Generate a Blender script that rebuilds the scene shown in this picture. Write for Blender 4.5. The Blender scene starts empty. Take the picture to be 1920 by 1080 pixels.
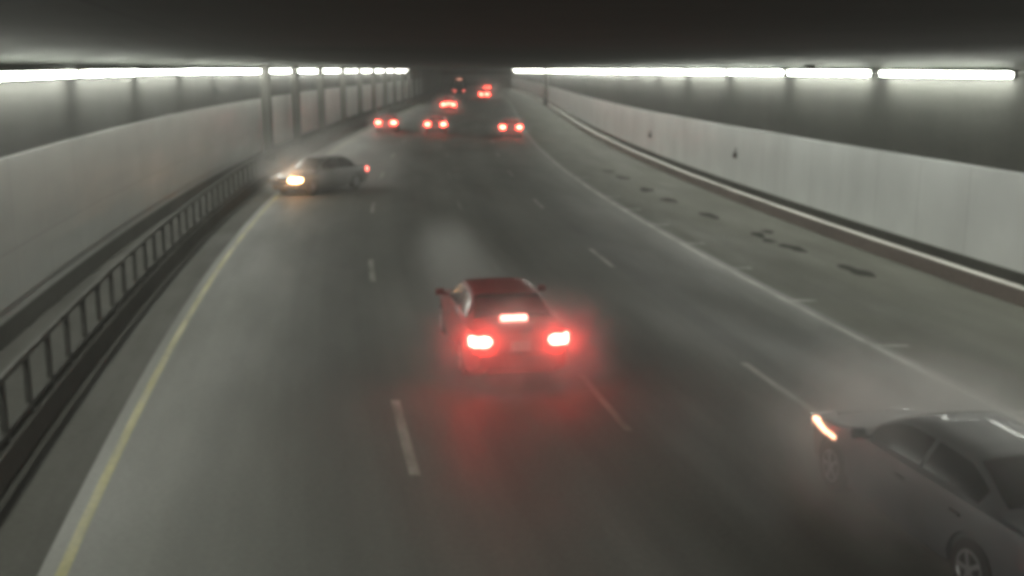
import bpy, bmesh, math, random
from mathutils import Vector, Matrix
random.seed(7)
S = bpy.context.scene
C = S.collection
# ------------------------------------------------------------------ camera
CAM_H = 5.3
cam_d = bpy.data.cameras.new('camera'); cam = bpy.data.objects.new('camera', cam_d); C.objects.link(cam)
S.camera = cam
cam_d.sensor_fit = 'HORIZONTAL'; cam_d.sensor_width = 36.0
cam_d.lens = 1950.0 / 1920.0 * 36.0
cam_d.clip_start = 0.1; cam_d.clip_end = 2000
PITCH, ROLL = 0.2098, -0.0056
cam.matrix_world = (Matrix.Translation((0, 0, CAM_H)) @ Matrix.Rotation(math.pi/2 - PITCH, 4, 'X')
                    @ Matrix.Rotation(-ROLL, 4, 'Z'))
# ------------------------------------------------------------------ world: before dawn, almost black
W = bpy.data.worlds.new('World'); S.world = W; W.use_nodes = True
wn = W.node_tree.nodes; wl = W.node_tree.links
sky = wn.new('ShaderNodeTexSky'); sky.sky_type = 'NISHITA'; sky.sun_disc = False
sky.sun_elevation = math.radians(-8); sky.sun_rotation = math.radians(100)
wl.new(sky.outputs[0], wn['Background'].inputs[0]); wn['Background'].inputs[1].default_value = 0.05
S.view_settings.view_transform = 'Standard'; S.view_settings.look = 'None'
S.view_settings.exposure = 0.0; S.view_settings.gamma = 1.0
S.render.engine = 'CYCLES'
S.cycles.use_denoising = True
S.cycles.max_bounces = 8; S.cycles.diffuse_bounces = 4; S.cycles.glossy_bounces = 3; S.cycles.volume_bounces = 1
S.cycles.sample_clamp_indirect = 4.0
S.cycles.filter_width = 5.0          # a soft, low-resolution traffic camera
S.cycles.pixel_filter_type = 'BLACKMAN_HARRIS'
LAMP = 88.0                           # radiance of the fluorescent strips
# ------------------------------------------------------------------ the line of the road
A1, K1, M1, N1 = -0.257, 4.7565e-3, -5.9684e-5, 3.5028e-7
def xc(y):
    if y < 0: return A1*y
    if y <= 200: return A1*y + K1*y*y/2 + M1*y**3/6 + N1*y**4/24
    b = -12.49; d = y - 200
    if y <= 300: return b - 0.036*d - 0.00009*d*d
    b = -16.99; d = y - 300
    return b - 0.054*d + 0.0011*d*d
def zr(y): return -0.0038*max(0.0, y - 30.0) if y > 40 else -0.0038*max(0.0, y-20)**2/40.0
def slope(y): return (xc(y+0.5) - xc(y-0.5))
def heading(y): return -math.atan(slope(y))       # rotation about Z so that local +Y runs down the road
def at(off, y, z=0.0): return Vector((xc(y) + off, y, zr(y) + z))
# ------------------------------------------------------------------ materials
def mat(name, col, rough=0.6, spec=0.5, metal=0.0, noise=0.0, scale=3.0, coat=0.0, bump=0.0, col2=None):
    m = bpy.data.materials.new(name); m.use_nodes = True
    nt = m.node_tree; n = nt.nodes; l = nt.links; b = n['Principled BSDF']
    b.inputs['Base Color'].default_value = (*col, 1); b.inputs['Roughness'].default_value = rough
    b.inputs['Metallic'].default_value = metal; b.inputs['Specular IOR Level'].default_value = spec
    b.inputs['Coat Weight'].default_value = coat
    if noise or col2:
        tc = n.new('ShaderNodeTexCoord'); nz = n.new('ShaderNodeTexNoise')
        nz.inputs['Scale'].default_value = scale; nz.inputs['Detail'].default_value = 6
        l.new(tc.outputs['Object'], nz.inputs['Vector'])
        r = n.new('ShaderNodeValToRGB'); r.color_ramp.elements[0].position = 0.3; r.color_ramp.elements[1].position = 0.7
        c2 = col2 or tuple(c*(1-noise) for c in col)
        r.color_ramp.elements[0].color = (*c2, 1); r.color_ramp.elements[1].color = (*col, 1)
        l.new(nz.outputs[0], r.inputs[0]); l.new(r.outputs[0], b.inputs['Base Color'])
        if bump:
            bp = n.new('ShaderNodeBump'); bp.inputs['Strength'].default_value = bump; bp.inputs['Distance'].default_value = 0.02
            l.new(nz.outputs[0], bp.inputs['Height']); l.new(bp.outputs[0], b.inputs['Normal'])
    return m
def emit(name, col, strength, base=(0.3, 0.02, 0.02)):
    m = mat(name, base, 0.25)
    b = m.node_tree.nodes['Principled BSDF']
    b.inputs['Emission Color'].default_value = (*col, 1); b.inputs['Emission Strength'].default_value = strength
    return m
def uvnoise(nt, su, sv, detail=5.0, rough=0.55):
    n, l = nt.nodes, nt.links
    uv = n.new('ShaderNodeUVMap'); mp = n.new('ShaderNodeMapping'); mp.inputs['Scale'].default_value = (su, sv, 1)
    nz = n.new('ShaderNodeTexNoise'); nz.inputs['Scale'].default_value = 1.0; nz.inputs['Detail'].default_value = detail
    nz.inputs['Roughness'].default_value = rough
    l.new(uv.outputs[0], mp.inputs[0]); l.new(mp.outputs[0], nz.inputs['Vector'])
    return nz.outputs[0]
def ramp(nt, src, stops):
    r = nt.nodes.new('ShaderNodeValToRGB'); e = r.color_ramp.elements
    while len(e) < len(stops): e.new(0.5)
    for k, (p, c) in enumerate(stops):
        e[k].position = p; e[k].color = (*c, 1) if len(c) == 3 else c
    nt.links.new(src, r.inputs[0]); return r.outputs[0]
def mul(nt, a, b):
    m = nt.nodes.new('ShaderNodeMix'); m.data_type = 'RGBA'; m.blend_type = 'MULTIPLY'; m.inputs[0].default_value = 1.0
    nt.links.new(a, m.inputs[6]); nt.links.new(b, m.inputs[7]); return m.outputs[2]
def g(v): return (v, v, v)
def surface(name, stops, su, sv, streak=None, rough=(0.5, 0.8), fine=None, bump=0.0, spec=0.5, seam=None):
    """a material laid along the road: u across, v along, both in metres"""
    m = bpy.data.materials.new(name); m.use_nodes = True; nt = m.node_tree; n, l = nt.nodes, nt.links
    b = n['Principled BSDF']; b.inputs['Specular IOR Level'].default_value = spec
    base = uvnoise(nt, su, sv); c = ramp(nt, base, stops)
    if streak:
        c = mul(nt, c, ramp(nt, uvnoise(nt, streak[0], streak[1], 3), [(0.3, g(streak[2])), (0.7, g(1.0))]))
    if fine:
        fz = uvnoise(nt, fine[0], fine[0], 3); c = mul(nt, c, ramp(nt, fz, [(0.3, g(fine[1])), (0.7, g(1.0))]))
        if bump:
            bp = n.new('ShaderNodeBump'); bp.inputs['Strength'].default_value = bump; bp.inputs['Distance'].default_value = 0.01
            l.new(fz, bp.inputs['Height']); l.new(bp.outputs[0], b.inputs['Normal'])
    if seam:
        uv = n.new('ShaderNodeUVMap'); bk = n.new('ShaderNodeTexBrick'); mp = n.new('ShaderNodeMapping')
        mp.inputs['Rotation'].default_value = (0, 0, math.pi/2) if seam[3] else (0, 0, 0)
        l.new(uv.outputs[0], mp.inputs[0]); l.new(mp.outputs[0], bk.inputs['Vector'])
        bk.offset = 0.0; bk.inputs['Scale'].default_value = 1.0
        bk.inputs['Brick Width'].default_value = seam[0]; bk.inputs['Row Height'].default_value = seam[1]
        bk.inputs['Mortar Size'].default_value = 0.02; bk.inputs['Mortar Smooth'].default_value = 0.3
        bk.inputs['Color1'].default_value = (1, 1, 1, 1); bk.inputs['Color2'].default_value = (*g(seam[4]), 1)
        bk.inputs['Mortar'].default_value = (*g(seam[2]), 1)
        c = mul(nt, c, bk.outputs[0])
    l.new(c, b.inputs['Base Color'])
    rr = ramp(nt, uvnoise(nt, su*1.7, sv*1.7), [(0.3, g(rough[0])), (0.7, g(rough[1]))]); l.new(rr, b.inputs['Roughness'])
    return m
M = {}
M['asphalt'] = surface('asphalt', [(0.28, (0.072, 0.074, 0.064)), (0.72, (0.135, 0.135, 0.12))], 0.28, 0.07,
                       streak=(0.75, 0.008, 0.52), rough=(0.6, 0.85), fine=(14, 0.75), bump=0.25, spec=0.5)
M['shoulder'] = surface('shoulder_concrete', [(0.3, (0.074, 0.075, 0.063)), (0.7, (0.106, 0.106, 0.09))], 0.4, 0.12,
                        streak=(0.9, 0.05, 0.75), rough=(0.7, 0.95), fine=(10, 0.85), bump=0.2, spec=0.15)
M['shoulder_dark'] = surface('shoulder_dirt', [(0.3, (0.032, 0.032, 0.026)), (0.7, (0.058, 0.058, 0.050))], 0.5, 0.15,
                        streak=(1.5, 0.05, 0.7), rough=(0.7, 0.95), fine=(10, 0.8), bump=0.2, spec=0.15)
M['panel'] = surface('white_cladding', [(0.3, (0.83, 0.86, 0.85)), (0.7, (0.88, 0.91, 0.90))], 0.5, 0.1,
                     streak=(0.3, 0.5, 0.86), rough=(0.35, 0.55), seam=(2.4, 4.0, 0.78, True, 0.97))
M['panel_left'] = surface('left_cladding', [(0.3, (0.27, 0.28, 0.265)), (0.7, (0.34, 0.35, 0.33))], 0.5, 0.1,
                     streak=(0.25, 0.4, 0.85), rough=(0.4, 0.6), seam=(2.4, 4.0, 0.75, True, 0.94))  # darker copy of the right hand cladding
M['upper'] = surface('upper_concrete', [(0.3, (0.075, 0.077, 0.070)), (0.7, (0.105, 0.107, 0.097))], 0.4, 0.12,
                     streak=(0.2, 0.8, 0.85), rough=(0.8, 0.95), fine=(8, 0.88), spec=0.15)
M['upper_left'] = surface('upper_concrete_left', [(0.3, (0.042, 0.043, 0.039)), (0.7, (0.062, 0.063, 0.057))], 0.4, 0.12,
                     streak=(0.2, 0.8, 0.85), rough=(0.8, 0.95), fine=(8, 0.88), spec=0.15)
M['base_dark'] = surface('grimy_base', [(0.3, (0.028, 0.028, 0.024)), (0.7, (0.046, 0.045, 0.039))], 0.5, 0.3, rough=(0.8, 0.95), fine=(8, 0.8), spec=0.1)
M['ceiling'] = surface('ceiling_soot', [(0.3, (0.023, 0.0265, 0.022)), (0.7, (0.039, 0.043, 0.036))], 0.12, 0.06,
                       streak=(0.3, 0.02, 0.8), rough=(0.85, 0.98), fine=(4, 0.85), seam=(3.0, 6.0, 0.5, True, 0.9), spec=0.08)
M['kerb_face'] = surface('kerb_face', [(0.3, (0.13, 0.105, 0.09)), (0.7, (0.19, 0.155, 0.135))], 0.8, 0.25, rough=(0.7, 0.9), fine=(8, 0.8))
M['kerb_top'] = surface('kerb_top', [(0.3, (0.36, 0.35, 0.32)), (0.7, (0.5, 0.49, 0.45))], 0.8, 0.3, rough=(0.6, 0.8), fine=(8, 0.85), seam=(50, 3.0, 0.4, False, 0.92))  # light caught by the top edge is put into this paler colour
M['white_paint'] = surface('worn_white_paint', [(0.32, (0.11, 0.11, 0.095)), (0.6, (0.27, 0.27, 0.235))], 3, 0.6, rough=(0.5, 0.7), fine=(9, 0.7))
M['faint_paint'] = surface('faded_white_paint', [(0.35, (0.10, 0.10, 0.088)), (0.65, (0.19, 0.19, 0.165))], 3, 0.6, rough=(0.6, 0.85), fine=(9, 0.7))
M['yellow_paint'] = surface('worn_yellow_paint', [(0.32, (0.085, 0.08, 0.035)), (0.6, (0.17, 0.155, 0.04))], 3, 0.5, rough=(0.5, 0.7), fine=(9, 0.7))
M['base_left'] = surface('base_course_left', [(0.3, (0.075, 0.075, 0.068)), (0.7, (0.105, 0.105, 0.095))], 0.5, 0.3, rough=(0.8, 0.95), fine=(8, 0.85), spec=0.1)
M['column'] = mat('dark_concrete', (0.07, 0.07, 0.062), 0.85, noise=0.35, scale=1.5)
M['rail'] = mat('painted_rail', (0.055, 0.055, 0.05), 0.9, spec=0.1, metal=0.0, noise=0.3, scale=2)
M['post'] = mat('dark_post', (0.042, 0.042, 0.038), 0.9, spec=0.1, noise=0.3, scale=3)
M['tar'] = mat('oil_stain', (0.022, 0.022, 0.018), 0.95, spec=0.08, noise=0.4, scale=5)
M['tube'] = emit('fluorescent_strip', (0.98, 1.0, 0.90), LAMP, (0.8, 0.8, 0.8))
M['housing'] = mat('lamp_housing', (0.12, 0.12, 0.12), 0.5, metal=0.3, noise=0.2)
M['tyre'] = mat('tyre_rubber', (0.015, 0.015, 0.015), 0.85, noise=0.3, scale=20)
M['rim'] = mat('alloy_rim', (0.35, 0.35, 0.36), 0.35, metal=0.8, noise=0.2, scale=9)
M['glass'] = mat('tinted_glass', (0.012, 0.013, 0.014), 0.2, spec=0.4, noise=0.2, scale=2)
M['trim'] = mat('black_trim', (0.02, 0.02, 0.02), 0.6, noise=0.2, scale=8)
M['plate'] = mat('number_plate', (0.45, 0.45, 0.42), 0.5, noise=0.15, scale=12)
M['brake'] = emit('brake_lamp', (1.0, 0.08, 0.05), 60.0)
M['brake_near'] = emit('brake_lamp_bright', (1.0, 0.055, 0.04), 115.0)
M['brake_high'] = emit('high_brake_lamp', (1.0, 0.32, 0.25), 9.0)
M['brake_dim'] = emit('running_lamp_red', (1.0, 0.16, 0.12), 9.0)
M['tail_far'] = emit('running_lamp_far', (1.0, 0.08, 0.05), 34.0)
M['head_lit'] = emit('headlamp_lit', (1.0, 0.48, 0.19), 80.0, (0.8, 0.8, 0.75))
M['amber_lit'] = emit('amber_lamp_lit', (1.0, 0.48, 0.28), 5.5, (0.5, 0.2, 0.03))
M['lens'] = mat('clear_lens', (0.4, 0.4, 0.4), 0.1, noise=0.2, scale=9)
M['marker'] = emit('marker_lamp', (1.0, 0.45, 0.3), 5.0)
PAINTS = {}
def paint(name, col, rough=0.3, metal=0.3, coat=0.6):
    if name not in PAINTS:
        PAINTS[name] = mat('paint_' + name, col, rough, 0.5, metal, noise=0.18, scale=1.4, coat=coat)
    return PAINTS[name]
# ------------------------------------------------------------------ mesh helpers
def link(name, bm, m, parent=None, smooth=False, loc=None, rz=0.0):
    me = bpy.data.meshes.new(name); bmesh.ops.recalc_face_normals(bm, faces=bm.faces[:])
    bm.to_mesh(me); bm.free()
    for mm in (m if isinstance(m, (list, tuple)) else [m]): me.materials.append(mm)
    if smooth:
        for p in me.polygons: p.use_smooth = True
        try: me.set_sharp_from_angle(angle=math.radians(42))
        except Exception: pass
    o = bpy.data.objects.new(name, me); C.objects.link(o)
    if parent: o.parent = parent
    if loc is not None: o.location = loc
    o.rotation_euler[2] = rz
    return o
def tag(o, label, cat, group=None):
    o['label'] = label; o['category'] = cat
    if group: o['group'] = group
    return o
def struct(o): o['kind'] = 'structure'; return o
def empty(name, loc, rz=0.0):
    o = bpy.data.objects.new(name, None); C.objects.link(o); o.location = loc; o.rotation_euler[2] = rz
    o.empty_display_size = 0.3; return o
def ysteps(y0, y1):
    ys = []; y = y0
    while y < y1 - 1e-6:
        ys.append(y); y += 1.0 if y < 60 else (2.0 if y < 160 else 4.0)
    ys.append(y1); return ys
def sweep_bm(prof, y0, y1, closed=False, bm=None):
    """profile (off, z) swept along the road"""
    bm = bm or bmesh.new(); uvl = bm.loops.layers.uv.verify()
    ys = ysteps(y0, y1); n = len(prof)
    cum = [0.0]
    for a, b in zip(prof, list(prof[1:]) + [prof[0]]): cum.append(cum[-1] + math.hypot(b[0]-a[0], b[1]-a[1]))
    rows = [[bm.verts.new(at(o, y, z)) for (o, z) in prof] for y in ys]
    for i in range(len(ys)-1):
        for j in range(n if closed else n-1):
            k = (j+1) % n
            f = bm.faces.new((rows[i][j], rows[i][k], rows[i+1][k], rows[i+1][j]))
            for lp, (u, v) in zip(f.loops, ((cum[j], ys[i]), (cum[j+1], ys[i]), (cum[j+1], ys[i+1]), (cum[j], ys[i+1]))):
                lp[uvl].uv = (u + prof[0][0], v)
    if closed:
        bm.faces.new(rows[0]); bm.faces.new(rows[-1][::-1])
    return bm
def sweep(name, prof, m, y0, y1, parent=None, closed=False):
    return link(name, sweep_bm(prof, y0, y1, closed), m, parent)
def box(bm, cx, cy, cz, sx, sy, sz, bev=0.0, rot=None):
    mt = Matrix.Translation((cx, cy, cz)) @ (rot or Matrix.Identity(4)) @ Matrix.Diagonal((sx, sy, sz, 1))
    r = bmesh.ops.create_cube(bm, size=1.0, matrix=mt)
    if bev:
        es = list({e for v in r['verts'] for e in v.link_edges})
        bmesh.ops.bevel(bm, geom=es, offset=bev, segments=2, affect='EDGES', profile=0.6)
    return bm
def lathe(bm, prof, axis_c, seg=28):
    """profile (x along axle, radius) turned about the X axis"""
    rings = []
    for (x, r) in prof:
        rings.append([bm.verts.new((axis_c[0]+x, axis_c[1]+r*math.cos(2*math.pi*k/seg), axis_c[2]+r*math.sin(2*math.pi*k/seg))) for k in range(seg)])
    for a, b in zip(rings, rings[1:]):
        for k in range(seg): bm.faces.new((a[k], a[(k+1) % seg], b[(k+1) % seg], b[k]))
    bm.faces.new(rings[0]); bm.faces.new(rings[-1][::-1])
    return bm
# ------------------------------------------------------------------ the setting
Y0, Y1 = -45.0, 480.0
CEIL = 5.62
OFF_L, OFF_R = -5.2, 16.95
L0, L1, L2, L3, L4 = -2.39, 1.68, 5.05, 8.24, 11.27
struct(sweep('ground', [(-60, -0.9), (70, -0.9)], M['base_dark'], Y0-5, Y1+5))
struct(sweep('road', [(L0-0.25, 0), (L1, 0), (L2, 0), (L3, 0), (L4+0.25, 0)], M['asphalt'], Y0, Y1))
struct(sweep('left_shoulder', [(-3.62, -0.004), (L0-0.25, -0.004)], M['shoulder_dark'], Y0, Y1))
struct(sweep('right_shoulder', [(L4+0.25, -0.004), (16.45, -0.004)], M['shoulder'], Y0, Y1))
struct(sweep('walkway', [(-3.9, 0.30), (OFF_L, 0.30)], M['base_dark'], Y0, Y1))
WT = 5.30                              # the walls end here and a cove runs into the flat ceiling
cove = [(OFF_R+0.6, WT), (OFF_R-0.1, WT), (OFF_R-0.3, WT+.10), (OFF_R-0.7, WT+.20), (OFF_R-1.4, WT+.28), (OFF_R-2.6, CEIL)]
ceil_o = struct(sweep('ceiling', cove + [(OFF_L-(o-OFF_R), z) for o, z in cove[::-1]] + [(OFF_L-0.6, CEIL+0.5), (OFF_R+0.6, CEIL+0.5)], M['ceiling'], Y0, Y1, closed=True))
for p in ceil_o.data.polygons: p.use_smooth = True
ceil_o.data.set_sharp_from_angle(angle=math.radians(50))
# painted markings
def line_strip(off, w, y0, y1, bm): return sweep_bm([(off-w/2, 0.005), (off+w/2, 0.005)], y0, y1, bm=bm)
struct(link('yellow_edge_line', line_strip(L0, 0.13, Y0, Y1-80, bmesh.new()), M['yellow_paint']))
struct(link('white_edge_line', line_strip(L4, 0.13, Y0, Y1-80, bmesh.new()), M['white_paint']))
for off, ph, w in ((L1, 16.1, 0.15), (L2, 17.6, 0.12), (L3, 18.4, 0.14)):
    bm = bmesh.new(); cyc = 12.6 if off == L1 else 12.2; y = ph - cyc*4
    while y < 300:
        line_strip(off, w, y-3.15 if off == L1 else y-2.9, y, bm)
        y += cyc
    struct(link('lane_line', bm, M['faint_paint' if off == L2 else 'white_paint']))
bm = bmesh.new(); uvl = bm.loops.layers.uv.verify()
for k in range(-6, 14):                                # short cross strokes beside the right edge line, every 4 m
    y = 19.6 + 4.0*k
    if y < 40 or k % 2 == 0:
        line_strip(L4+0.40, 0.62, y, y+0.13, bm)
struct(link('cross_strokes', bm, M['white_paint']))
# kerbs
k = sweep('kerb', [(16.42, -0.1), (16.42, 0.02), (16.47, 0.37), (16.47, 0.375)], M['kerb_face'], Y0, Y1); struct(k)
kt = sweep('kerb_top', [(16.468, 0.38), (16.72, 0.38), (16.72, 0.15), (16.94, 0.15)], M['kerb_top'], Y0, Y1, k)
struct(sweep('walkway_kerb', [(-3.6, -0.1), (-3.6, 0.0), (-3.65, 0.34), (-3.92, 0.34), (-3.92, 0.2)], M['base_dark'], Y0, Y1))
# walls
def wall(side, off, label, zb, zt, clad):
    s = 1 if side > 0 else -1
    w = empty('tunnel_wall', at(off, 0)); inv = Matrix.Translation(-w.location)
    def part(name, prof, m):
        o = sweep(name, prof, m, Y0, Y1, None, True); o.data.transform(inv); o.parent = w; return o
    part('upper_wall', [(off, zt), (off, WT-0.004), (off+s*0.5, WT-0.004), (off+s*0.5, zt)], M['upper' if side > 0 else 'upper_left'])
    part('base_course', [(off+s*0.02, -0.5), (off+s*0.02, zb), (off+s*0.5, zb), (off+s*0.5, -0.5)], M['base_left'])
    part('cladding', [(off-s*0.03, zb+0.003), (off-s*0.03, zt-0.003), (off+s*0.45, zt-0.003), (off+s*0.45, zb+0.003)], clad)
    return tag(w, label, 'wall')
wall(+1, OFF_R, 'long right hand tunnel wall with white cladding above the pale kerb', 0.62, 2.92, M['panel'])
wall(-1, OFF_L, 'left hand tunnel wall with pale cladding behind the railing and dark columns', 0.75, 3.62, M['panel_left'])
# lamps
LZS = {1: 5.17, -1: 5.08}
def lamp(off, y, s, length, label, group, w=0.17):
    LZ = LZS[s]
    o = empty('strip_light', at(off, y, LZ), 0.0)
    def strip(name, prof, m):
        b = sweep_bm([(off+p[0]*s, p[1]) for p in prof], y-length/2, y+length/2, True)
        ob = link(name, b, m); ob.data.transform(Matrix.Translation(-o.location)); ob.parent = o
    h = w/2
    strip('diffuser', [(-0.10, LZ-h), (-0.13, LZ-h*0.3), (-0.13, LZ+h*0.5), (-0.10, LZ+h), (0.02, LZ+h), (0.02, LZ-h)], M['tube'])
    strip('housing', [(0.023, LZ-h-0.02), (0.023, LZ+h+0.003), (-0.085, LZ+h+0.003), (-0.085, LZ+h+0.03), (0.13, LZ+h+0.03), (0.13, LZ-h-0.02)], M['housing'])
    return tag(o, label, 'light', group)
GR, GL = 'strip lights along the right wall', 'strip lights along the left wall'
y = -42.0
while y < 292:
    lamp(OFF_R-0.14, y, 1, 6.0, 'white fluorescent strip light in the row under the ceiling on the right wall', GR, 0.09 if y < 34 or y > 62 else 0.105)
    y += 7.0
y = -42.0; i = 0
while y < 168:
    lamp(OFF_L+0.14, y, -1, 6.1, 'white fluorescent strip light in the row under the ceiling on the left wall', GL, 0.05 if 34 < y < 41 else (0.092 if y < 60 else (0.08 if y < 95 else 0.045)))
    y += 7.0
# columns on the left
cb = bmesh.new(); box(cb, 0, 0, 2.6, 0.5, 0.5, 5.8, 0.03); box(cb, 0, 0, 0.5, 0.62, 0.62, 0.5, 0.02)
col = None
for i, y in enumerate([57, 68, 80, 93, 105, 117, 129, 141, 153, 165, 177, 189, 201, 213, 225, 237, 249, 261, 273, 285, 297, 309, 321, 333]):
    p = at(OFF_L+0.5, y); rz = heading(y)
    if col is None: col = link('column', cb, M['column'], loc=p, rz=rz); o = col
    else: o = col.copy(); C.objects.link(o); o.location = p; o.rotation_euler[2] = rz
    tag(o, 'nearest dark column in front of the left wall lights' if i == 0 else 'dark concrete column in the receding row against the left wall', 'column',
        None if i == 0 else 'columns along the left wall')
pb = bmesh.new(); box(pb, 0, 0, 2.55, 0.5, 1.5, 5.9, 0.03); box(pb, -0.05, 0, 0.5, 0.6, 1.6, 0.6, 0.03)
tag(link('pier', pb, M['column'], loc=at(OFF_R-0.6, 160), rz=heading(160)), 'dark concrete pier breaking the far end of the right row of lights', 'pier')
# railing on the left
rl = empty('railing', at(-3.78, 0, 0.34))
inv = Matrix.Translation(-rl.location)
for nm, z0, z1, w, m in (('top_rail', 1.15, 1.24, 0.08, M['rail']), ('bottom_rail', 0.40, 0.47, 0.07, M['post'])):
    o = sweep(nm, [(-3.78-w/2, z0), (-3.78-w/2, z1), (-3.78+w/2, z1), (-3.78+w/2, z0)], m, -12, 150, None, True)
    o.data.transform(inv); o.parent = rl
pbm = bmesh.new(); box(pbm, 0, 0, 0.40, 0.08, 0.12, 0.82, 0.012); box(pbm, 0, 0, 0.01, 0.18, 0.24, 0.03)
p0 = None
for i in range(96):
    y = -8 + i*1.25
    if p0 is None: p0 = link('post', pbm, M['post'], rl); o = p0
    else: o = p0.copy(); C.objects.link(o); o.parent = rl
    o.location = at(-3.78, y, 0.34) - rl.location; o.rotation_euler[2] = heading(y)
tag(rl, 'dark post railing with a pale top rail along the left walkway', 'railing')
# stains on the right shoulder, marks on the wall
TH, RO = PITCH, ROLL
def ground_at(px, py, z=0.0):
    """where the road surface lies at a place measured in the photograph (1920 x 1080)"""
    f = 1950.0
    u = (px-960)*math.cos(RO) + (py-540)*math.sin(RO); v = -(px-960)*math.sin(RO) + (py-540)*math.cos(RO)
    c, s = math.cos(TH), math.sin(TH)
    fw, dn = f*c - v*s, f*s + v*c
    zz = z
    for _ in range(12):
        k = (CAM_H - zz)/dn; zz = z + zr(fw*k)
    return Vector((u*k, fw*k, zz))
stains = [(1139, 319, .7, 'small dark oil stain farthest along the right shoulder'), (1165, 331, .8, 'second farthest dark stain on the right shoulder'),
          (1210, 353, .8, 'dark round stain on the right shoulder beyond the middle of the row'), (1253, 372, .7, 'faint dark stain on the right shoulder between two round ones'),
          (1328, 400, .75, 'dark stain alone on the right shoulder halfway along'), (1420, 435, .55, 'left stain of the tight cluster of three on the shoulder'),
          (1438, 429, .45, 'upper stain of the tight cluster of three on the shoulder'), (1441, 446, .45, 'lower stain of the tight cluster of three on the shoulder'),
          (1486, 459, .7, 'dark stain just nearer than the cluster of three on the shoulder'), (1606, 501, .8, 'large dark stain nearest the camera on the right shoulder')]
for (px, py, d, lab) in stains:
    b = bmesh.new(); n = 22; ph = [random.uniform(0, 6.28) for _ in range(4)]
    vs = []
    for q in range(n):
        a = 2*math.pi*q/n
        r = d/2*(1 + .18*math.sin(2*a+ph[0]) + .13*math.sin(3*a+ph[1]) + .1*math.sin(5*a+ph[2]))
        vs.append(b.verts.new((r*0.75*math.cos(a), r*2.0*math.sin(a), 0)))
    b.faces.new(vs)
    p = ground_at(px, py); p.z += 0.002
    tag(link('oil_stain', b, M['tar'], loc=p, rz=heading(p.y)), lab, 'stain', 'dark stains on the right shoulder')
for (y, z, lab) in ((44.0, 1.75, 'small dark junction box on the white right wall'), (61.0, 1.55, 'tiny dark fitting farther along the white right wall')):
    b = bmesh.new(); box(b, 0, 0, 0, 0.12, 0.2, 0.22, 0.02); box(b, -0.07, 0, 0.0, 0.03, 0.12, 0.14, 0.01); box(b, 0, 0, 0.2, 0.04, 0.04, 0.2)
    tag(link('junction_box', b, M['post'], loc=at(OFF_R-0.09, y, z), rz=heading(y)), lab, 'box')
b = bmesh.new(); box(b, 0, 0, 0, 0.34, 0.9, 0.16, 0.02); box(b, 0.1, 0, 0.18, 0.06, 0.3, 0.3, 0.01)
tag(link('lamp_bracket', b, M['post'], loc=at(OFF_R-0.22, 35.8, 5.38), rz=heading(35.8)), 'dark bracket above a gap in the right row of lights', 'bracket')
# ------------------------------------------------------------------ vehicles
def interp(keys, t):
    """smooth curve through (t, value) keys"""
    for (a, va), (b, vb) in zip(keys, keys[1:]):
        if t <= b:
            s = (t-a)/(b-a) if b > a else 0
            s = max(0.0, min(1.0, s)); s2 = s*s*(3-2*s)
            return va + (vb-va)*(0.55*s + 0.45*s2)
    return keys[-1][1]
STYLE = {
 'sedan': dict(L=4.7, W=1.82, H=1.36, deck=[(0, .80), (.012, .93), (.05, .99), (.2, 1.0), (.5, .97), (.70, .96), (.9, .82), (.975, .70), (1, .58)],
               roof=[(.13, 0), (.30, .94), (.36, 1), (.50, 1), (.56, .95), (.73, 0)], side=(.20, .66), rw=(.16, .285), ws=(.575, .715), axles=(.2, .81), tz=.84, hz=.66),
 'suv': dict(L=4.75, W=1.88, H=1.74, deck=[(0, .86), (.01, 1.0), (.04, 1.05), (.3, 1.06), (.6, 1.05), (.72, 1.04), (.92, .92), (.98, .78), (1, .62)],
             roof=[(.012, 0), (.07, .92), (.12, 1), (.52, 1), (.58, .95), (.735, 0)], side=(.09, .67), rw=(.02, .07), ws=(.59, .72), axles=(.19, .81), tz=.98, hz=.76),
}
def car_surface(st):
    L, Wd, H = st['L'], st['W'], st['H']; hw = Wd/2
    R = 0.37; ax = 0.33
    def section(t):
        y = (t-0.5)*L
        deck = interp(st['deck'], t)
        rk = st['roof']; gq = 0.0
        if rk[0][0] < t < rk[-1][0]: gq = interp(rk, t)
        w = hw*interp([(0, .80), (.02, .90), (.07, .965), (.2, 1), (.6, 1), (.85, .975), (.95, .88), (1, .70)], t)
        top = deck + (H - deck)*gq
        zb = interp([(0, .36), (.04, .24), (.5, .20), (.96, .22), (1, .34)], t)
        za = zb
        for at_ in st['axles']:
            d = abs(y - (at_-0.5)*L)
            if d < R: za = max(za, ax + math.sqrt(R*R - d*d))
        mid = max((zb+deck)/2, za + 0.03)
        sh = max(deck - 0.10, mid + 0.02)
        gb = w*(0.90)
        ge = (1-gq)*w*0.80 + gq*hw*0.66
        rows = [(0, zb), (w*.88, zb), (w*.965, max(za, zb+.02)), (w, max(za+.015, zb + .16)), (w, mid), (w*.985, sh), (w*.945, deck-.012), (gb, deck+0.004)]
        gz0, gz1 = deck + 0.01, top - 0.035*gq
        for k in (1, 2, 3): rows.append((gb + (ge-gb)*(k/3.0)**1.15, gz0 + (gz1-gz0)*k/3.0))
        rows += [(ge*.9, top + .004), (ge*.55, top + .022), (0, top + .03)]
        return y, rows
    return section
def grid_face(bm, P):
    for i in range(len(P)-1):
        for j in range(len(P[0])-1):
            try: bm.faces.new((P[i][j], P[i][j+1], P[i+1][j+1], P[i+1][j]))
            except ValueError: pass
def full(section, t):
    y, r = section(t)
    return [Vector((x, y, z)) for (x, z) in r] + [Vector((-x, y, z)) for (x, z) in r[-2:0:-1]]
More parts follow.
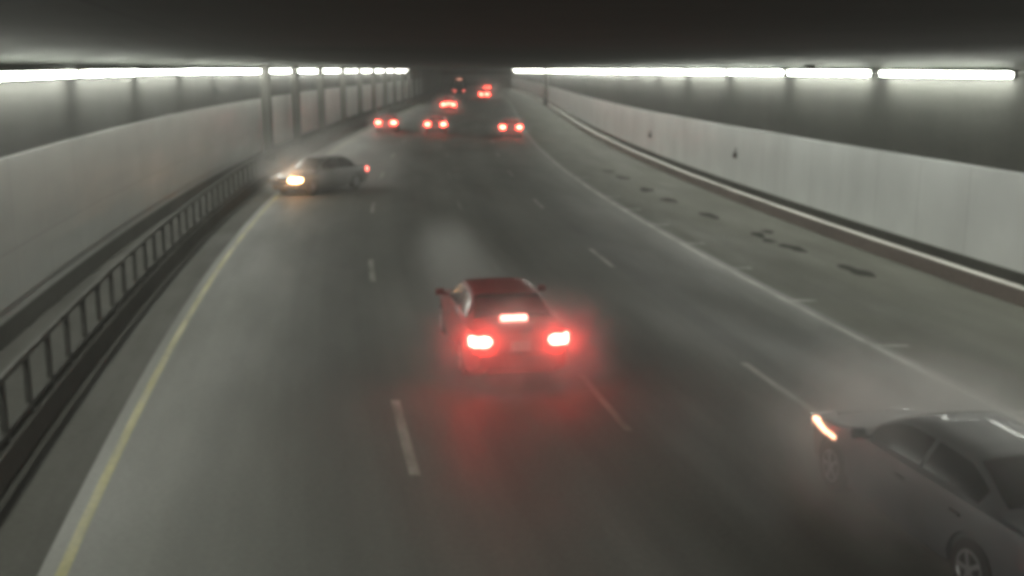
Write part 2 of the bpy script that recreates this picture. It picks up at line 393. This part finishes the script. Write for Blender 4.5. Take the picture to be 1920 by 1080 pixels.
def make_car(name, label, cat, style, pt, loc, rz, lamps, group=None, wheels=True, **kw):
    st = dict(STYLE[style]); st.update(kw)
    L, Wd, H = st['L'], st['W'], st['H']; hw = Wd/2
    sec = car_surface(st)
    root = empty(name, loc, rz)
    # body shell
    ts = [0, .004, .012, .025, .04] + [0.06 + .0085*i for i in range(105)] + [.96, .975, .988, 1.0]
    ts = sorted(set(t for t in ts if t <= 1))
    bm = bmesh.new(); rings = []
    for t in ts: rings.append([bm.verts.new(v) for v in full(sec, t)])
    n = len(rings[0])
    for a, b in zip(rings, rings[1:]):
        for j in range(n): bm.faces.new((a[j], a[(j+1) % n], b[(j+1) % n], b[j]))
    bm.faces.new(rings[0]); bm.faces.new(rings[-1][::-1])
    link('body', bm, pt, root, smooth=True)
    # glazing, laid a few millimetres proud of the shell
    def patch(nm, t0, t1, path, nu=10):
        b = bmesh.new(); rows = []
        for i in range(nu+1):
            t = t0 + (t1-t0)*i/nu
            rows.append([b.verts.new(p) for p in path(t)])
        grid_face(b, rows)
        bmesh.ops.recalc_face_normals(b, faces=b.faces[:])
        return link(nm, b, M['glass'], root, smooth=True)
    def side(s, lo=.10, hi=.93):
        def f(t):
            y, r = sec(t); a, b = Vector((r[7][0], y, r[7][1])), Vector((r[10][0], y, r[10][1])); out = []
            for q in range(5):
                k = lo + (hi-lo)*q/4
                c = a.lerp(b, k); x = gb = None
                k3 = k*3; i0 = min(2, int(k3)); fr = k3 - i0
                p, pq = r[7+i0], r[8+i0]
                out.append(Vector((s*(p[0]+(pq[0]-p[0])*fr + .009), y, p[1]+(pq[1]-p[1])*fr + .004)))
            return out
        return f
    def across(t, dz=.010, dy=0.0):
        y, r = sec(t); w = r[10][0]*0.93; out = []
        for q in range(-5, 6):
            x = w*q/5; ax_ = abs(x)
            pts = [(0, r[13][1]), (r[12][0], r[12][1]), (r[11][0], r[11][1]), (r[10][0], r[10][1])]
            z = pts[-1][1]
            for (xa, z_a), (xb, z_b) in zip(pts, pts[1:]):
                if xa <= ax_ <= xb and xb > xa: z = z_a + (z_b-z_a)*(ax_-xa)/(xb-xa); break
            out.append(Vector((x, y+dy, z+dz)))
        return out
    s0, s1 = st['side']; mid = s0 + (s1-s0)*0.50
    for s in (-1, 1):
        patch('side_window', s0+.012, mid-.008, side(s)); patch('side_window', mid+.008, s1-.01, side(s))
    patch('windscreen', st['ws'][0], st['ws'][1], lambda t: across(t, .010, .006), 8)
    patch('rear_window', st['rw'][0], st['rw'][1], lambda t: across(t, .010, -.008), 8)
    # wheels
    if wheels:
        for s in (-1, 1):
            for a in st['axles']:
                c = (s*(hw-0.13), (a-.5)*L, 0.33)
                b = bmesh.new(); lathe(b, [(-.11, .2), (-.11, .29), (-.09, .325), (-.05, .33), (.05, .33), (.09, .325), (.11, .29), (.11, .2)], c)
                w = link('wheel', b, M['tyre'], root, smooth=True)
                b = bmesh.new(); lathe(b, [(s*.085, .21), (s*.115, .205), (s*.118, .185), (s*.10, .17), (s*.105, .06), (s*.122, .05), (s*.122, .01)], c, 20)
                for q in range(5):
                    th = 2*math.pi*q/5
                    box(b, c[0]+s*.112, c[1]+.115*math.cos(th), c[2]+.115*math.sin(th), .02, .14, .045, 0.0, Matrix.Rotation(th, 4, 'X'))
                link('rim', b, M['rim'], w)
    # lamps: the rear pair and the front pair
    tw, th_ = lamps.get('size', (.36, .17)); tz = st['tz']
    for s in (-1, 1):
        b = bmesh.new()
        if lamps.get('round'):
            bmesh.ops.create_uvsphere(b, u_segments=20, v_segments=12, radius=1.0, matrix=Matrix.Translation((s*(hw*.80-tw/2+.02), -L/2+.01, tz-.02)) @ Matrix.Diagonal((tw/2, .055, th_/2, 1)))
        else:
            box(b, s*(hw*.80-tw/2+.02), -L/2+.005, tz-.02, tw, .07, th_, .022)
        box(b, s*(hw*.85), -L/2+.075, tz-.02, .09, .20, th_*.85, .02, Matrix.Rotation(-s*.45, 4, 'Z'))
        link('tail_light', b, lamps['tail'] if not isinstance(lamps['tail'], tuple) else lamps['tail'][(s+1)//2], root, smooth=True)
        b = bmesh.new(); hz = st['hz']
        box(b, s*(hw*.63), L/2-.035, hz, .38, .10, .14, .03, Matrix.Rotation(-s*.22, 4, 'Z'))
        box(b, s*(hw*.83), L/2-.16, hz+.015, .11, .26, .11, .03, Matrix.Rotation(s*.5, 4, 'Z'))
        link('headlight', b, lamps.get('head', M['lens']) if s < 0 else M['lens'], root, smooth=True)
        b = bmesh.new(); sy = (s1-.015-.5)*L
        box(b, s*(hw+.09), sy, interp(st['deck'], s1)+.09, .17, .10, .13, .035); box(b, s*(hw-.02), sy, interp(st['deck'], s1)+.04, .12, .05, .05)
        link('wing_mirror', b, pt, root, smooth=True)
        for d0 in (s0+.06, mid+.05):
            b = bmesh.new(); box(b, s*(hw+.012), (d0-.5)*L, interp(st['deck'], d0)-.16, .03, .17, .028, .008)
            link('door_handle', b, M['trim'], root)
        if lamps.get('side'):
            if (s < 0) or not lamps.get('side_left_only'):
                b = bmesh.new(); rings = []
                for q in range(9):
                    t = .795 + .16*q/8; y, r = sec(t); x = max(v[0] for v in r)
                    rings.append([b.verts.new((s*(x+dx), y, hz+.07+dz)) for dx, dz in ((-.05, -.024), (.022, -.024), (.03, 0), (.022, .024), (-.05, .024))])
                for a_, b_ in zip(rings, rings[1:]):
                    for q in range(5): b.faces.new((a_[q], a_[(q+1) % 5], b_[(q+1) % 5], b_[q]))
                b.faces.new(rings[0]); b.faces.new(rings[-1][::-1])
                link('side_marker', b, lamps['side'], root)
    b = bmesh.new(); box(b, 0, -L/2-.02, .50, Wd*.80, .14, .24, .05); box(b, 0, -L/2-.015, .33, Wd*.62, .12, .10, .03)
    link('rear_bumper', b, pt, root, smooth=True)
    b = bmesh.new(); box(b, 0, L/2-.02, .46, Wd*.70, .14, .26, .05)
    link('front_bumper', b, pt, root, smooth=True)
    b = bmesh.new(); box(b, 0, L/2+.0, .66, Wd*.36, .06, .10, .02)
    link('grille', b, M['trim'], root)
    b = bmesh.new(); box(b, 0, -L/2-.028, tz-.10, .34, .02, .17, .006)
    link('number_plate', b, M['plate'], root)
    if lamps.get('high'):
        hy = (st['rw'][0]-.5)*L
        b = bmesh.new(); box(b, 0, hy+lamps.get('hy', -.02), interp(st['deck'], st['rw'][0])+lamps.get('hz', .06), lamps.get('hw', .46), .09, lamps.get('hh', .07), .012)
        link('high_brake_light', b, lamps['high'], root)
    return tag(root, label, cat, group)
def placed(px, py, z, dist_L=0.0):
    return ground_at(px, py, z)
def rear_car(name, label, style, pt, px, py, lamps, dyaw=0.0, group='traffic ahead with red tail lights', **kw):
    """a car seen from behind whose tail lamps centre on a place measured in the photograph"""
    st = dict(STYLE[style]); st.update(kw)
    p = ground_at(px, py, st['tz']); rz = heading(p.y) + dyaw
    fwd = Vector((-math.sin(rz), math.cos(rz), 0))
    c = p + fwd*st['L']/2; c.z = zr(c.y)
    return make_car(name, label, 'car', style, pt, c, rz, lamps, group, **kw)
red = paint('red', (0.18, 0.012, 0.011), .5, 0.0, .1); silver = paint('silver', (0.42, 0.42, 0.41)); charcoal = paint('charcoal', (0.045, 0.047, 0.05))  # red puts the brake lamps' glow on the near sedan into its paint
black = paint('black', (0.015, 0.015, 0.017)); glow_red = paint('red_lamp_glow', (0.24, 0.012, 0.011), .5, 0.0, .1); grey = paint('grey', (0.16, 0.165, 0.17))  # far cars: glow of their tail lamps put into the body colour as red
rear_car('sedan', 'sedan nearest the camera, coloured red for the glow of its two glaring brake lights', 'sedan', red, 977, 637,
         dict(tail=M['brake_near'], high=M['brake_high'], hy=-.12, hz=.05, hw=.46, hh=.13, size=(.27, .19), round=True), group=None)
rear_car('sedan', 'car tinted red for the glow of its paired tail lights, farthest left of the traffic ahead', 'sedan', glow_red, 720, 232, dict(tail=M['brake'], size=(.30, .22)))
rear_car('sedan', 'dark car with white hot tail lights in the second lane, beside the leftmost car', 'sedan', black, 813, 234, dict(tail=M['brake'], size=(.28, .22)))
rear_car('utility_car', 'tall car tinted red for the glow of three red lights across its back', 'suv', glow_red, 837, 197, dict(tail=M['brake'], high=M['brake'], hz=.06, hw=.5, hh=.14, hy=-.06, size=(.4, .24)), tz=.95)
rear_car('sedan', 'car alone in the right hand lane, tinted red for the glow of two tail lights', 'sedan', glow_red, 955, 238, dict(tail=M['brake'], size=(.28, .22)))
rear_car('sedan', 'small distant car tinted red for the glow of its bright tail lights, just in front of the farthest one', 'sedan', glow_red, 904, 177, dict(tail=M['brake'], size=(.5, .34)))
rear_car('sedan', 'farthest faint car, tinted red for its lamp glow, right of the dark truck', 'sedan', glow_red, 909, 164, dict(tail=M['tail_far'], size=(.5, .34)))
# the car that has spun round on the left
rz = math.atan2(3.55, -3.4) + 0.0
hd = Vector((-2.6, -4.0, 0)).normalized()
rzs = math.atan2(-hd.x, hd.y)
make_car('sedan', 'grey car slewed across the left lane with one headlight glaring', 'car', 'sedan', paint('mid_grey', (.085,.085,.083), .5, .1, .15), Vector((-8.41, 45.5, zr(45.4))), rzs,
         dict(tail=M['brake_dim'], head=M['head_lit'], size=(.30, .2)), H=1.48, L=4.5)
# the grey car leaving the frame at lower right
p = ground_at(1555, 800, .68); rz = heading(13.0) + .0
fwd = Vector((-math.sin(rz), math.cos(rz), 0)); rgt = Vector((math.cos(rz), math.sin(rz), 0))
c = p - fwd*(4.7/2 - .56) + rgt*.78; c.z = 0
make_car('sedan', 'grey car at the lower right with a thin amber light on its front wing', 'car', 'sedan', paint('dark_grey', (.06,.062,.065), .5, .1, .1), c, rz,
         dict(tail=M['brake_dim'], side=M['amber_lit'], side_left_only=True))
# dark box truck far ahead
def make_truck(label, loc, rz):
    t = empty('box_truck', loc, rz)
    b = bmesh.new(); box(b, 0, -.6, 2.15, 2.5, 5.6, 2.6, .05); link('cargo_box', b, black, t)
    b = bmesh.new(); box(b, 0, 3.25, 1.55, 2.2, 1.9, 1.7, .18); box(b, 0, 3.9, 1.0, 2.15, 1.3, .8, .12); link('cab', b, charcoal, t, smooth=True)
    b = bmesh.new(); box(b, 0, 4.16, 1.95, 1.9, .12, .7, .03); link('windscreen', b, M['glass'], t)
    b = bmesh.new(); box(b, 0, .3, .68, 1.0, 7.4, .25, .02); link('chassis', b, M['trim'], t)
    b = bmesh.new(); box(b, 0, -3.45, .55, 2.3, .12, .16, .02); link('rear_bumper', b, M['trim'], t)
    for s in (-1, 1):
        b = bmesh.new(); box(b, s*1.0, -3.43, .80, .26, .06, .2, .02); link('tail_light', b, M['brake_dim'], t)
        for y in (-2.0, 3.0):
            b = bmesh.new(); lathe(b, [(-.14, .25), (-.14, .44), (-.1, .48), (.1, .48), (.14, .44), (.14, .25)], (s*.98, y, .48))
            w = link('wheel', b, M['tyre'], t, smooth=True)
            b = bmesh.new(); lathe(b, [(s*.12, .26), (s*.15, .24), (s*.12, .1), (s*.16, .05)], (s*.98, y, .48), 16); link('rim', b, M['rim'], w)
    for x in (-.35, 0, .35):
        b = bmesh.new(); box(b, x, -3.42, 3.34, .26, .05, .13, .02); link('marker_light', b, M['marker'], t)
    return tag(t, label, 'truck')
y = 236.0
make_truck('dark box truck far ahead with faint lights along its top edge', at(1.9, y), heading(y))
# ------------------------------------------------------------------ air
HAZE = 0.0015
def volume(name, dens, col=(0.8, 0.8, 0.78), aniso=0.3):
    m = bpy.data.materials.new(name); m.use_nodes = True; n = m.node_tree.nodes
    n.remove(n['Principled BSDF']); v = n.new('ShaderNodeVolumePrincipled')
    v.inputs['Color'].default_value = (*col, 1); v.inputs['Density'].default_value = dens; v.inputs['Anisotropy'].default_value = aniso
    m.node_tree.links.new(v.outputs[0], n['Material Output'].inputs['Volume']); return m
if HAZE:
    b = bmesh.new(); box(b, 0, 217, 1.6, 200, 560, 11.2)
    o = link('haze', b, volume('tunnel_air', HAZE)); o['kind'] = 'stuff'
def mist(name, c, size, rz, dens, seed=1, aniso=0.2, scale=2.5):
    """a soft cloud: thickest in the middle, thinning to nothing before its bounds, broken up by noise"""
    rnd = random.Random(seed); b = bmesh.new()
    bmesh.ops.create_icosphere(b, subdivisions=4, radius=1.0)
    for v in b.verts: v.co = Vector((v.co.x*size[0], v.co.y*size[1], v.co.z*size[2]))
    m = volume(name, dens, (.85, .84, .82), aniso); nt = m.node_tree; n, l = nt.nodes, nt.links
    tc = n.new('ShaderNodeTexCoord'); mp = n.new('ShaderNodeVectorMath'); mp.operation = 'DIVIDE'; mp.inputs[1].default_value = size
    l.new(tc.outputs['Object'], mp.inputs[0])
    nz = n.new('ShaderNodeTexNoise'); nz.noise_dimensions = '4D'; nz.inputs['W'].default_value = seed*3.7; nz.inputs['Scale'].default_value = scale/max(size)*1.6; nz.inputs['Detail'].default_value = 2
    l.new(tc.outputs['Object'], nz.inputs['Vector'])
    ln = n.new('ShaderNodeVectorMath'); ln.operation = 'LENGTH'; l.new(mp.outputs[0], ln.inputs[0])
    mr = n.new('ShaderNodeMapRange'); mr.interpolation_type = 'SMOOTHSTEP'
    mr.inputs['From Min'].default_value = 1.0; mr.inputs['From Max'].default_value = 0.1
    mr.inputs['To Min'].default_value = 0.0; mr.inputs['To Max'].default_value = dens
    l.new(ln.outputs['Value'], mr.inputs['Value'])
    nr = n.new('ShaderNodeMapRange'); nr.inputs['From Min'].default_value = .3; nr.inputs['From Max'].default_value = .7
    nr.inputs['To Min'].default_value = .25; nr.inputs['To Max'].default_value = 1.6; l.new(nz.outputs[0], nr.inputs['Value'])
    mm = n.new('ShaderNodeMath'); mm.operation = 'MULTIPLY'; l.new(mr.outputs[0], mm.inputs[0]); l.new(nr.outputs[0], mm.inputs[1])
    v = [x for x in n if x.type == 'PRINCIPLED_VOLUME'][0]; l.new(mm.outputs[0], v.inputs['Density'])
    o = link(name, b, m, loc=c, rz=rz); o['kind'] = 'stuff'; return o
S.cycles.volume_step_rate = 2.0
for o in [o for o in bpy.data.objects if o.parent is None and o.name.split('.')[0] in ('sedan', 'utility_car')]:
    r = o.rotation_euler[2]; f = Vector((-math.sin(r), math.cos(r), 0))
    if o.get('group'):
        k = max(1.0, o.location.y/80)
        mist('spray_glow_mist', o.location - f*3.2 + Vector((0, 0, .8)), (1.7*k, 1.8, 1.1*k), r, .32, seed=int(o.location.y))  # cloud added to carry the bloom of the tail lamps
    elif 'nearest' in o['label']:
        mist('spray_glow_mist', o.location - f*2.6 + Vector((0, 0, .75)), (2.0, 1.6, 1.3), r, .42, seed=4)  # spray thickened to hold the red bloom of the brake lamps
        mist('spray_glow_mist', o.location - f*2.3 + Vector((0, 0, .8)), (1.25, .8, .75), r, .75, seed=6)  # denser core added between the brake lamps for their glow
        mist('spray_glow_mist', o.location - f*1.0 + Vector((-.3, 0, .6)), (2.8, 5.5, 1.5), r, .06, seed=5)
mist('smoke_halo_mist', Vector((-8.3, 46.0, 1.0)), (5.0, 4.5, 2.3), 0.3, .11, seed=9)
mist('smoke_halo_mist', Vector((-9.2, 43.3, .8)), (1.8, 1.6, 1.1), 0.3, .28, seed=15)  # cloud added around the lit headlight for its orange halo
mist('spray_glow_mist', Vector((5.1, 11.6, .8)), (2.4, 3.4, 1.5), .2, .55, seed=12)
mist('spray_glow_mist', Vector((-1.3, 25.5, .4)), (1.5, 8.5, 1.0), .15, .09, seed=21)
